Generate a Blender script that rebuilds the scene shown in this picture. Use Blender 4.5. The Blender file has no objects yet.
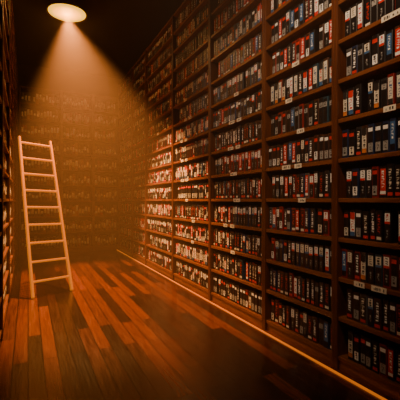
import bpy, math, random
from mathutils import Vector, Matrix
random.seed(7)
C = bpy.context.scene.collection
TH = math.radians(25.7); F = 357.0; CZ = 1.227
XR = 2.01      # front plane of long shelving
XL = -0.20     # front plane of opposite shelving
YB = 8.85      # front plane of end shelving
ZC = 4.38

def project(x, y, z):
    r = x*math.cos(TH) - y*math.sin(TH); d = x*math.sin(TH) + y*math.cos(TH)
    return 200+F*r/d, 200-F*(z-CZ)/d, d

# ---------------------------------------------------------------- materials
def newmat(name):
    m = bpy.data.materials.new(name); m.use_nodes = True
    return m, m.node_tree.nodes, m.node_tree.links, m.node_tree.nodes['Principled BSDF']

def wood(name, c1, c2, scale=(1, 1, 1), rough=0.45, nscale=6, bump=0.15):
    m, N, L, b = newmat(name)
    tc = N.new('ShaderNodeTexCoord'); mp = N.new('ShaderNodeMapping'); mp.inputs['Scale'].default_value = scale
    nz = N.new('ShaderNodeTexNoise'); nz.inputs['Scale'].default_value = nscale; nz.inputs['Detail'].default_value = 6
    nz.inputs['Distortion'].default_value = 0.6
    cr = N.new('ShaderNodeValToRGB'); cr.color_ramp.elements[0].position = .3; cr.color_ramp.elements[1].position = .72
    cr.color_ramp.elements[0].color = (*c1, 1); cr.color_ramp.elements[1].color = (*c2, 1)
    bp = N.new('ShaderNodeBump'); bp.inputs['Strength'].default_value = bump; bp.inputs['Distance'].default_value = .01
    L.new(tc.outputs['Object'], mp.inputs[0]); L.new(mp.outputs[0], nz.inputs['Vector'])
    L.new(nz.outputs['Fac'], cr.inputs[0]); L.new(cr.outputs[0], b.inputs['Base Color'])
    L.new(nz.outputs['Fac'], bp.inputs['Height']); L.new(bp.outputs[0], b.inputs['Normal'])
    b.inputs['Roughness'].default_value = rough
    return m

def plain(name, c, rough=0.5, var=0.25, scale=30, emis=0, ecol=None, metal=0):
    m, N, L, b = newmat(name)
    tc = N.new('ShaderNodeTexCoord'); nz = N.new('ShaderNodeTexNoise'); nz.inputs['Scale'].default_value = scale
    cr = N.new('ShaderNodeValToRGB'); cr.color_ramp.elements[0].position = .3; cr.color_ramp.elements[1].position = .7
    cr.color_ramp.elements[0].color = (*[v*(1-var) for v in c], 1); cr.color_ramp.elements[1].color = (*c, 1)
    L.new(tc.outputs['Object'], nz.inputs['Vector']); L.new(nz.outputs['Fac'], cr.inputs[0]); L.new(cr.outputs[0], b.inputs['Base Color'])
    b.inputs['Roughness'].default_value = rough; b.inputs['Metallic'].default_value = metal
    if emis:
        b.inputs['Emission Color'].default_value = (*(ecol or c), 1); b.inputs['Emission Strength'].default_value = emis
    return m

M_UPR = wood('upright_wood', (.06, .014, .0045), (.15, .040, .012), (6, 6, .6), .35)
M_SHF = wood('shelf_wood', (.12, .034, .010), (.27, .088, .026), (6, .6, 6), .35)
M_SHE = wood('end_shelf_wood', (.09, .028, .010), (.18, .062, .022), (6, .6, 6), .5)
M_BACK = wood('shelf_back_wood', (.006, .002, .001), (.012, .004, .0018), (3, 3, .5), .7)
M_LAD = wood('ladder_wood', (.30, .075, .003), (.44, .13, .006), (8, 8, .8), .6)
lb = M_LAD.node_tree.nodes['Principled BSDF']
lb.inputs['Emission Color'].default_value = (1, .26, .010, 1); lb.inputs['Emission Strength'].default_value = .55  # emission added so the wood glows as if strongly lit
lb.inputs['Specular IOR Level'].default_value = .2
M_WALL = plain('wall_plaster', (.03, .013, .008), .9, .4, 3)
M_CEIL = plain('ceiling_plaster', (.015, .008, .005), .9, .4, 3)
M_TAG = plain('tag_card', (.90, .82, .66), .6, .15)
M_INK = plain('ink', (.015, .012, .012), .6)
M_METAL = plain('lamp_metal', (.10, .05, .02), .35, .2, 10, metal=.8)
M_GLOW = plain('lamp_glass', (.9, .4, .1), .4, .05, 5, emis=2.6, ecol=(1, .45, .018))
M_STRIP = plain('reflection_glow', (.5, .15, .02), .4, .05, 5, emis=.6, ecol=(1, .22, .010))  # emission stands in for light reflected at the floor edge

# floor: planks running along the aisle
M_FLOOR, N, L, b = newmat('plank_floor')
tc = N.new('ShaderNodeTexCoord'); mp = N.new('ShaderNodeMapping'); mp.inputs['Rotation'].default_value = (0, 0, math.radians(90))
bk = N.new('ShaderNodeTexBrick'); bk.offset = .37; bk.inputs['Scale'].default_value = 1
bk.inputs['Brick Width'].default_value = 1.5; bk.inputs['Row Height'].default_value = .105
bk.inputs['Mortar Size'].default_value = .004; bk.inputs['Mortar Smooth'].default_value = .3; bk.inputs['Bias'].default_value = 0
bk.inputs['Color1'].default_value = (.0, .0, .0, 1); bk.inputs['Color2'].default_value = (1, 1, 1, 1); bk.inputs['Mortar'].default_value = (0, 0, 0, 1)
mp2 = N.new('ShaderNodeMapping'); mp2.inputs['Scale'].default_value = (16, 1.0, 1)
nz = N.new('ShaderNodeTexNoise'); nz.inputs['Scale'].default_value = 3; nz.inputs['Detail'].default_value = 9; nz.inputs['Distortion'].default_value = .8; nz.inputs['Roughness'].default_value = .65
mixv = N.new('ShaderNodeMix'); mixv.data_type = 'RGBA'; mixv.inputs[0].default_value = .5
cr = N.new('ShaderNodeValToRGB'); e = cr.color_ramp.elements
e[0].position = .2; e[0].color = (.006, .0013, .0006, 1); e[1].position = .82; e[1].color = (.22, .046, .010, 1)  # plank tones, with contrast widened to imitate glossy streaks of light
q = e.new(.5); q.color = (.034, .0075, .0022, 1)
mx2 = N.new('ShaderNodeMix'); mx2.data_type = 'RGBA'; mx2.inputs[7].default_value = (.002, .001, .0005, 1)
L.new(tc.outputs['Object'], mp.inputs[0]); L.new(mp.outputs[0], bk.inputs['Vector'])
L.new(tc.outputs['Object'], mp2.inputs[0]); L.new(mp2.outputs[0], nz.inputs['Vector'])
L.new(bk.outputs['Color'], mixv.inputs[6]); L.new(nz.outputs['Fac'], mixv.inputs[7]); L.new(mixv.outputs[2], cr.inputs[0])
L.new(cr.outputs[0], mx2.inputs[6]); L.new(bk.outputs['Fac'], mx2.inputs[0]); L.new(mx2.outputs[2], b.inputs['Base Color'])
rr = N.new('ShaderNodeMapRange'); rr.inputs[3].default_value = .10; rr.inputs[4].default_value = .34
L.new(nz.outputs['Fac'], rr.inputs[0]); L.new(rr.outputs[0], b.inputs['Roughness'])
b.inputs['IOR'].default_value = 1.9
bp = N.new('ShaderNodeBump'); bp.inputs['Strength'].default_value = .6; bp.inputs['Distance'].default_value = .004; bp.invert = True
L.new(bk.outputs['Fac'], bp.inputs['Height'])
bp2 = N.new('ShaderNodeBump'); bp2.inputs['Strength'].default_value = .5; bp2.inputs['Distance'].default_value = .005
L.new(mixv.outputs[2], bp2.inputs['Height']); L.new(bp.outputs[0], bp2.inputs['Normal']); L.new(bp2.outputs[0], b.inputs['Normal'])

# ---------------------------------------------------------------- geometry helpers
class MB:
    def __init__(s): s.v = []; s.f = []; s.m = []; s.mats = []
    def mi(s, mat):
        if mat not in s.mats: s.mats.append(mat)
        return s.mats.index(mat)
    def box(s, x0, x1, y0, y1, z0, z1, mat):
        n = len(s.v); k = s.mi(mat)
        s.v += [(x, y, z) for z in (z0, z1) for y in (y0, y1) for x in (x0, x1)]
        for q in ((0, 2, 3, 1), (4, 5, 7, 6), (0, 1, 5, 4), (2, 6, 7, 3), (0, 4, 6, 2), (1, 3, 7, 5)):
            s.f.append(tuple(n+i for i in q)); s.m.append(k)
    def prism(s, prof, z0, z1, mat):   # prof: xy polygon ccw
        n = len(s.v); k = s.mi(mat); c = len(prof)
        s.v += [(x, y, z0) for x, y in prof] + [(x, y, z1) for x, y in prof]
        s.f.append(tuple(n+i for i in reversed(range(c)))); s.m.append(k)
        s.f.append(tuple(n+c+i for i in range(c))); s.m.append(k)
        for i in range(c):
            j = (i+1) % c; s.f.append((n+i, n+j, n+c+j, n+c+i)); s.m.append(k)
    def quad(s, x, y0, y1, z0, z1, mat):   # faces -x
        n = len(s.v); k = s.mi(mat)
        s.v += [(x, y0, z0), (x, y0, z1), (x, y1, z1), (x, y1, z0)]
        s.f.append((n, n+1, n+2, n+3)); s.m.append(k)
    def add(s, o, M):
        n = len(s.v); s.v += [tuple(M @ Vector(p)) for p in o.v]
        mm = [s.mi(m) for m in o.mats]
        s.f += [tuple(n+i for i in f) for f in o.f]; s.m += [mm[i] for i in o.m]
    def mesh(s, name):
        me = bpy.data.meshes.new(name); me.from_pydata(s.v, [], s.f)
        for m in s.mats: me.materials.append(m)
        me.polygons.foreach_set('material_index', s.m); me.update()
        return me

def obj(name, data, parent=None, loc=(0, 0, 0), rot=(0, 0, 0), **k):
    o = bpy.data.objects.new(name, data); C.objects.link(o)
    if parent: o.parent = parent
    o.location = loc; o.rotation_euler = rot
    for a, v in k.items(): o[a] = v
    return o
def bevel(o, w=.004, seg=2):
    m = o.modifiers.new('bevel', 'BEVEL'); m.width = w; m.segments = seg; m.limit_method = 'ANGLE'

# ---------------------------------------------------------------- room
X0, X1, Y0, Y1 = -.60, 2.42, -1.6, 9.26
def slab(name, a, mat):
    mb = MB(); mb.box(*a, mat); return obj(name, mb.mesh(name), kind='structure')
slab('floor', (X0-.1, X1+.1, Y0-.1, Y1+.1, -.1, 0), M_FLOOR)
slab('ceiling', (X0-.1, X1+.1, Y0-.1, Y1+.1, ZC, ZC+.1), M_CEIL)
slab('wall_left', (X0-.1, X0, Y0, Y1, 0, ZC), M_WALL)
slab('wall_right', (X1, X1+.1, Y0, Y1, 0, ZC), M_WALL)
slab('wall_back', (X0-.1, X1+.1, Y1, Y1+.1, 0, ZC), M_WALL)
slab('wall_front', (X0-.1, X1+.1, Y0-.1, Y0, 0, ZC), M_WALL)

# ---------------------------------------------------------------- shelving unit (local: front at x=0, depth +x, width along y)
BT = .03
def tag_mesh(seed):
    r = random.Random(seed); mb = MB(); w = r.choice([.085, .11, .13]); h = .036
    mb.box(-.003, 0, -w/2, w/2, -h/2, h/2, M_TAG)
    y = -w/2+.015
    while y < w/2-.018:
        t = r.choice([.004, .007, .01])
        mb.quad(-.0036, y, y+t, -.009, .009 if r.random() < .6 else .003, M_INK); y += t+r.choice([.005, .008, .02])
    return mb.mesh('shelf_tag')
TAGS = [tag_mesh(i) for i in range(6)]
def unit(name, loc, rotz, W, zs, ztop, label, tags=0, matS=M_SHF, depth=.34, seed=0, matU=M_UPR):
    r = random.Random(seed)
    e = obj(name, None, loc=loc, rot=(0, 0, rotz), label=label, category='bookcase', group=name+' units')
    e.empty_display_size = .2
    mb = MB(); mb.box(0, depth, 0, .028, 0, ztop, matU); sm = mb.mesh('side_panel')
    for yy in (0, W-.028):
        bevel(obj('side_panel', sm, e, (0, yy, 0)), .004)
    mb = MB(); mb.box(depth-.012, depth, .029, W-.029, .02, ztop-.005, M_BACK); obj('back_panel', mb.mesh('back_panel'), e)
    mb = MB(); mb.box(.008, depth-.014, .029, W-.029, -BT, 0, matS); shm = mb.mesh('shelf_board')
    for z in zs + [ztop]:
        bevel(obj('shelf_board', shm, e, (0, 0, z)), .003)
        if tags and zs[1] < z < 2.7 and r.random() < tags:
            c = W*r.uniform(.38, .62)
            obj('shelf_tag', r.choice(TAGS), e, (.0078, c, z-.015), label='small cream shelf-edge card')
            if r.random() < .4: obj('shelf_tag', r.choice(TAGS), e, (.0078, c+.15, z-.015), label='small cream shelf-edge card')
    mb = MB(); mb.box(.02, .04, .029, W-.029, 0, zs[0]-BT, matS); obj('kick_board', mb.mesh('kick_board'), e)
    return e

ZR = [.10+.285*i for i in range(14)]; ZT = .10+.285*14
POST = [.15, 1.05, 1.921, 2.793, 3.916, 5.17, 6.587, 7.60, 8.84]
for i in range(len(POST)-1):
    unit('tall_bookcase', (XR, POST[i], 0), 0, POST[i+1]-POST[i], ZR, ZT,
         'tall dark brown wooden bookcase packed with videotapes', tags=.85 if i in (2, 3, 4) else .3, seed=i)
# end wall shelving faces -y : local x -> +y, local y -> -x
ZE = [.12+.365*i for i in range(10)]; ZET = .12+.365*10
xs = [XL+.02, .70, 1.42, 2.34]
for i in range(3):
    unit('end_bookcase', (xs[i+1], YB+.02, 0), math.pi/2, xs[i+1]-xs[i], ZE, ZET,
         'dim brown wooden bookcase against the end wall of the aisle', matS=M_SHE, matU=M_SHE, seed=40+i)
# opposite side faces +x : rotate 180
PL = [2.3, 3.6, 4.9, 6.2, 7.5, 8.8]
for i in range(5):
    unit('side_bookcase', (XL, PL[i+1], 0), math.pi, PL[i+1]-PL[i], ZR, ZT,
         'dark wooden bookcase in shadow facing the lit shelving', seed=60+i)

# ---------------------------------------------------------------- videotapes
CASE = [plain('case_black', (.010, .009, .011), .35), plain('case_charcoal', (.026, .026, .030), .4), plain('case_navy', (.010, .024, .075), .4),
        plain('case_brown', (.06, .018, .008), .45), plain('case_maroon', (.26, .012, .008), .4), plain('case_teal', (.015, .05, .075), .4),
        plain('case_grey', (.11, .10, .095), .45)]
LW = plain('label_white', (.95, .95, .93), .6, .10); LC = plain('label_cream', (.82, .75, .62), .6, .15)
LR = plain('label_red', (.72, .025, .012), .55); LB = plain('label_blue', (.04, .14, .34), .55); LG = plain('label_grey', (.38, .37, .35), .6)
LO = plain('label_orange', (.76, .22, .03), .6)
H0 = .205; T0 = .052
def case_mb(mat, t=T0, h=H0, d=.12):
    mb = MB(); c = .006; w = t/2
    mb.prism([(0, w-c), (0, -w+c), (.002, -w+.002), (c, -w), (d, -w), (d, w), (c, w), (.002, w-.002)], 0, h, mat)
    mb.box(-.0012, .004, -w+c, w-c, .002, .006, mat); mb.box(-.0012, .004, -w+c, w-c, h-.006, h-.002, mat)
    return mb
def glyphs(mb, r, y0, y1, z0, z1, mat, vertical=True, x=-.0022):
    z = z1
    while z > z0+.008:
        hh = r.uniform(.008, .015)
        k = r.random(); a = y0+r.uniform(0, .2)*(y1-y0); bb = y1-r.uniform(0, .25)*(y1-y0)
        if k < .4: mb.quad(x, a, bb, max(z-hh, z0), z, mat)
        elif k < .75:
            mb.quad(x, a, a+.004, max(z-hh, z0), z, mat); mb.quad(x, a+.004, bb, z-.004, z, mat)
        else:
            mb.quad(x, a, bb, z-.003, z, mat); mb.quad(x, bb-.004, bb, max(z-hh, z0), z-.003, mat)
        z -= hh+r.uniform(.003, .008)
def label_mb(kind, seed):
    r = random.Random(seed); mb = MB(); a = -.018; b = .018; x = -.0015
    mb.box(-.0009, .001, -.0182, .0182, .013, .190, CASE[0])
    def blk(z0, z1, mat, xx=x, aa=a, bb=b): mb.box(xx, .001, aa, bb, z0, z1, mat)
    if kind == 'top':
        blk(.120, .188, r.choice([LW, LW, LC])); glyphs(mb, r, -.009, .009, .127, .182, r.choice([M_INK, M_INK, LR]))
        if r.random() < .5: mb.quad(-.0024, a, b, .120, .135, r.choice([LR, LB]))
        glyphs(mb, r, -.007, .007, .03, .08, LG)
    elif kind == 'full':
        m = r.choice([LW, LW, LC]); blk(.02, .185, m); glyphs(mb, r, -.012, .012, .05, .16, r.choice([M_INK, M_INK, LR, LB]))
        mb.quad(-.0024, a, b, .02, .05, r.choice([LR, M_INK, LB, M_INK, LO]))
        if r.random() < .5: mb.quad(-.0024, a, b, .14, .185, r.choice([LR, M_INK, M_INK]))
    elif kind == 'text':
        glyphs(mb, r, -.011, .011, .055, .175, r.choice([LW, LC, LW, LR]), x=-.0016); blk(.014, .034, r.choice([LW, LR, LC, LR]))
    elif kind == 'bottom':
        blk(.02, .080, r.choice([LW, LC, LG])); glyphs(mb, r, -.009, .009, .028, .075, M_INK)
        blk(.155, .180, r.choice([LR, LW, LO, LR]))
    elif kind == 'red':
        blk(.02, .188, LR); glyphs(mb, r, -.010, .010, .06, .175, LW); mb.quad(-.0024, a, b, .025, .045, LW)
    elif kind == 'blue':
        blk(.05, .186, LB); glyphs(mb, r, -.009, .009, .08, .17, LW)
    elif kind == 'plain':
        blk(.13, .165, LG); glyphs(mb, r, -.009, .009, .135, .16, M_INK)
    return mb
KINDS = ['top', 'full', 'text', 'bottom', 'red', 'blue', 'plain']
CB = [case_mb(m) for m in CASE]; CM = [c.mesh('videotape') for c in CB]
LBS = {k: [label_mb(k, i*13+len(k)) for i in range(5)] for k in KINDS}
LM = {k: [l.mesh('spine_label') for l in v] for k, v in LBS.items()}
CN = ['black', 'charcoal', 'navy', 'brown', 'maroon', 'teal', 'grey']
LN = {'top': 'a pale printed label on the upper spine', 'full': 'a tall pale printed spine label', 'text': 'pale vertical lettering on the spine',
      'bottom': 'a pale label low on the spine', 'red': 'a red spine label', 'blue': 'a blue spine label', 'plain': 'a small grey label'}
tapes = []
for bi in range(len(POST)-1):
    for ri, z in enumerate(ZR):
        r = random.Random(bi*100+ri+11)
        main = r.choices(KINDS, [5, 3, 7, 4, .8, .3, 2])[0]; mc = r.choice([0, 0, 0, 1, 2, 3, 4])
        y = POST[bi]+.034; end = POST[bi+1]-.034
        yend = end - (r.uniform(.0, .16) if r.random() < .15 else 0)
        while True:
            s = r.uniform(.86, 1.12); t = T0*s
            if y+t > yend: break
            k = main if r.random() < .5 else r.choices(KINDS, [3, 2.2, 5, 3, 1.8, .7, 2])[0]
            c = mc if r.random() < .4 else r.choices(range(7), [7, 3, 2.0, 3, 2.4, .8, .7])[0]
            hs = r.choice([1, 1, 1, 1.04, .95])
            tapes.append((XR+.03+r.uniform(0, .012), y+t/2, z, s, hs, c, k, r.randrange(5), 0, bi, ri))
            y += t+r.uniform(.0012, .004)
            if r.random() < .015: y += r.uniform(.03, .06)
def size(t):
    x, y, z = t[0], t[1], t[2]+.1
    px, py, d = project(x, y, z)
    if px > 404 or px < 0 or py < -12 or py > 410: return -1
    return 1/(d*d*d)
tapes.sort(key=size, reverse=True)
for t in tapes[:300]:
    x, y, z, s, hs, c, k, li, tilt, bi, ri = t
    o = obj('videotape', CM[c], None, (x, y, z), (tilt, 0, 0), label='%s videotape case with %s' % (CN[c], LN[k]), category='videotape',
            group='videotapes on the tall bookcases')
    o.scale = (1, s, hs)
    l = obj('spine_label', LM[k][li], o)
big = MB()
for t in tapes[300:]:
    x, y, z, s, hs, c, k, li, tilt, bi, ri = t
    if size(t) < 0 and bi > 1 : continue
    M = Matrix.Translation((x, y, z)) @ Matrix.Diagonal((1, s, hs, 1))
    big.add(CB[c], M); big.add(LBS[k][li], M)
obj('videotape', big.mesh('videotapes'), label='rows of dark videotapes with pale spine labels on shelves', category='videotapes', kind='stuff',
    group='videotapes on the tall bookcases')

# ---------------------------------------------------------------- books on end wall and opposite side
BC = [plain('book_brown', (.16, .06, .025), .6), plain('book_dark', (.04, .02, .015), .6), plain('book_tan', (.42, .22, .10), .6),
      plain('book_green', (.06, .055, .035), .6), plain('book_red', (.24, .035, .018), .6), plain('book_black', (.014, .012, .012), .5)]
BN = ['brown', 'dark', 'tan', 'olive', 'dark red', 'black']
def book_mb(c, seed):
    r = random.Random(seed); mb = MB(); w = .033; h = .25; d = .17
    mb.prism([(-.004, 0), (-.002, -w*.7), (.004, -w), (.012, -w+.002), (d, -w), (d, -w+.004), (.014, -w+.004), (.014, w-.004), (d, w-.004), (d, w),
              (.012, w-.002), (.004, w), (-.002, w*.7)], 0, h, BC[c])
    mb.box(.012, d-.005, -w+.0045, w-.0045, .004, h-.004, LC)
    lab = MB(); z = r.choice([.08, .11, .06])
    lab.box(-.006, -.001, -.022, .022, z, z+r.choice([.06, .11, .13]), r.choice([LC, LW, LC, LW]))
    return mb, lab
BM = [[book_mb(c, c*5+i) for i in range(3)] for c in range(6)]
BMM = [[(a.mesh('book'), l.mesh('spine_label')) for a, l in row] for row in BM]
r = random.Random(5); cnt = 0; rest = MB()
for i in range(3):
    for z in ZE:
        x = xs[i]+.036; end = min(xs[i+1]-.036, 2.0)
        while True:
            s = r.uniform(.85, 1.1); w = .066*s
            if x+w > end: break
            c = r.choices(range(6), [5, 4, 2, 2, 2, 5])[0]; j = r.randrange(3); hs = r.uniform(.88, 1.06)
            loc = (x+w/2, YB+.05+r.uniform(0, .012), z)
            if cnt < 300:
                o = obj('book', BMM[c][j][0], None, loc, (0, 0, math.pi/2), label='%s hardback book with a small spine label' % BN[c], category='book',
                        group='books on the end bookcases')
                o.scale = (1, s, hs); obj('spine_label', BMM[c][j][1], o); cnt += 1
            else:
                M = Matrix.Translation(loc) @ Matrix.Rotation(math.pi/2, 4, 'Z') @ Matrix.Diagonal((1, s, hs, 1))
                rest.add(BM[c][j][0], M); rest.add(BM[c][j][1], M)
            x += w+.002
            if r.random() < .02: x += .04
for i in range(5):
    for z in ZR[:-1]:
        y = PL[i]+.036
        while True:
            s = r.uniform(.85, 1.1); w = .066*s
            if y+w > PL[i+1]-.036: break
            c = r.choices(range(6), [5, 4, 2, 2, 2, 3])[0]; j = r.randrange(3)
            M = Matrix.Translation((XL-.04, y+w/2, z)) @ Matrix.Rotation(math.pi, 4, 'Z') @ Matrix.Diagonal((1, s, .88*r.uniform(.9, 1), 1))
            rest.add(BM[c][j][0], M); rest.add(BM[c][j][1], M); y += w+.002
obj('book', rest.mesh('books'), label='rows of old dark books on the shadowed shelving', category='books', kind='stuff', group='books on the shadowed bookcases')

# ---------------------------------------------------------------- ladder
lad = obj('ladder', None, loc=(.29, 4.98, 0), label='golden wooden leaning ladder with flat rungs standing on plank floor', category='ladder')
BLp, BRp = Vector((.054, 4.88, 0)), Vector((.53, 5.08, 0))
TLp, TRp = Vector((-.115, 5.84, 2.12)), Vector((.31, 5.99, 2.10))
org = Vector((.29, 4.98, 0))
def beam(name, a, b, up, w, h, mat, parent):
    a = a-org; b = b-org; dz = (b-a); Ln = dz.length; dz.normalize()
    side = dz.cross(up).normalized(); u = side.cross(dz).normalized()
    mb = MB(); mb.box(-w/2, w/2, -h/2, h/2, 0, Ln, mat)
    M = Matrix((side, u, dz)).transposed().to_4x4(); M.translation = a
    o = obj(name, mb.mesh(name), parent); o.matrix_local = M; bevel(o, .006, 2); return o
n = (TLp-BLp).cross(BRp-BLp).normalized()
lift = Vector((0, 0, .012))
ul = (TLp-BLp).normalized(); ur = (TRp-BRp).normalized()
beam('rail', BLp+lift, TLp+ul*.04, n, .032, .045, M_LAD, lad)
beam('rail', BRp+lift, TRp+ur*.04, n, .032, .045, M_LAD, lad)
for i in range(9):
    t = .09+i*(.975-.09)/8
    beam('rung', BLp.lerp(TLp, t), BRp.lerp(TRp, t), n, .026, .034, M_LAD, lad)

# ---------------------------------------------------------------- lamps
def lathe(prof, mat, seg=48):
    mb = MB(); k = mb.mi(mat); c = len(prof)
    for i in range(seg):
        a = 2*math.pi*i/seg
        mb.v += [(rr*math.cos(a), rr*math.sin(a), z) for rr, z in prof]
    for i in range(seg):
        j = (i+1) % seg
        for q in range(c-1):
            mb.f.append((i*c+q, j*c+q, j*c+q+1, i*c+q+1)); mb.m.append(k)
    return mb
def lamp(loc, label, s=1, glow=M_GLOW):
    e = obj('ceiling_lamp', None, loc=loc, label=label, category='ceiling lamp')
    h = ZC-loc[2]
    a = obj('lamp_shade', lathe([(.07*s, h-.03), (.10*s, h-.04), (.24*s, .055), (.305*s, .0), (.315*s, -.01), (.31*s, -.015), (.29*s, 0), (.23*s, .045), (.09*s, h-.06), (.06*s, h-.05)], M_METAL).mesh('lamp_shade'), e)
    g = obj('diffuser', lathe([(.001, -.03*s), (.10*s, -.027*s), (.2*s, -.015*s), (.285*s, .004), (.24*s, .02), (.001, .02)], glow).mesh('diffuser'), e)
    m = obj('mount', lathe([(.001, h-.001), (.12*s, h-.001), (.12*s, h-.02), (.07*s, h-.05), (.001, h-.05)], M_METAL).mesh('mount'), e)
    for o in (a, g, m):
        for p in o.data.polygons: p.use_smooth = True
    return e
LP = (.56, 6.04, 4.20)
lamp(LP, 'round glowing warm ceiling lamp with shallow metal shade')
# added glowing strip imitating the reflected line on the floor along the base
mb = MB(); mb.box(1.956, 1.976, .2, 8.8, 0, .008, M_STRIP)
obj('floor_reflection_strip', mb.mesh('floor_reflection_strip'), label='thin glowing amber strip imitating a floor reflection along the bookcase base', category='imitated reflection')

def light(kind, name, loc, energy, col, target=None, size=.2, **k):
    d = bpy.data.lights.new(name, kind); d.energy = energy; d.color = col
    if kind == 'SPOT':
        d.spot_size = math.radians(k.get('cone', 80)); d.spot_blend = k.get('blend', .6); d.shadow_soft_size = size
    elif kind == 'POINT': d.shadow_soft_size = size
    else: d.size = size
    o = obj(name, d, None, loc)
    if target:
        o.rotation_euler = (Vector(target)-Vector(loc)).to_track_quat('-Z', 'Y').to_euler()
    return o
light('SPOT', 'lamp_spot', (LP[0], LP[1], LP[2]-.06), 3500, (1, .385, .10), (1.2, 5.15, 0), .07, cone=64, blend=.45)
light('POINT', 'lamp_glow', (LP[0], LP[1], LP[2]-.12), 16, (1, .42, .12), None, .12)
light('SPOT', 'near_fill_spot', (.35, .9, 4.1), 400, (1, .64, .38), (2.2, 2.6, 1.9), .15, cone=68, blend=1)  # unseen fill without a fixture, added to brighten the near shelves

# haze in the air
w = bpy.data.worlds.new('world'); bpy.context.scene.world = w; w.use_nodes = True
wn = w.node_tree.nodes; wl = w.node_tree.links
wn['Background'].inputs[0].default_value = (0, 0, 0, 1); wn['Background'].inputs[1].default_value = 0
vs = wn.new('ShaderNodeVolumeScatter'); vs.inputs['Density'].default_value = .034; vs.inputs['Anisotropy'].default_value = .1
vs.inputs['Color'].default_value = (1, .66, .46, 1)
wl.new(vs.outputs[0], wn['World Output'].inputs['Volume'])

cd = bpy.data.cameras.new('camera'); cam = obj('camera', cd, None, (0, 0, CZ), (math.pi/2, 0, -TH))
cd.sensor_width = 36; cd.lens = F/400*36; cd.clip_start = .02
bpy.context.scene.camera = cam
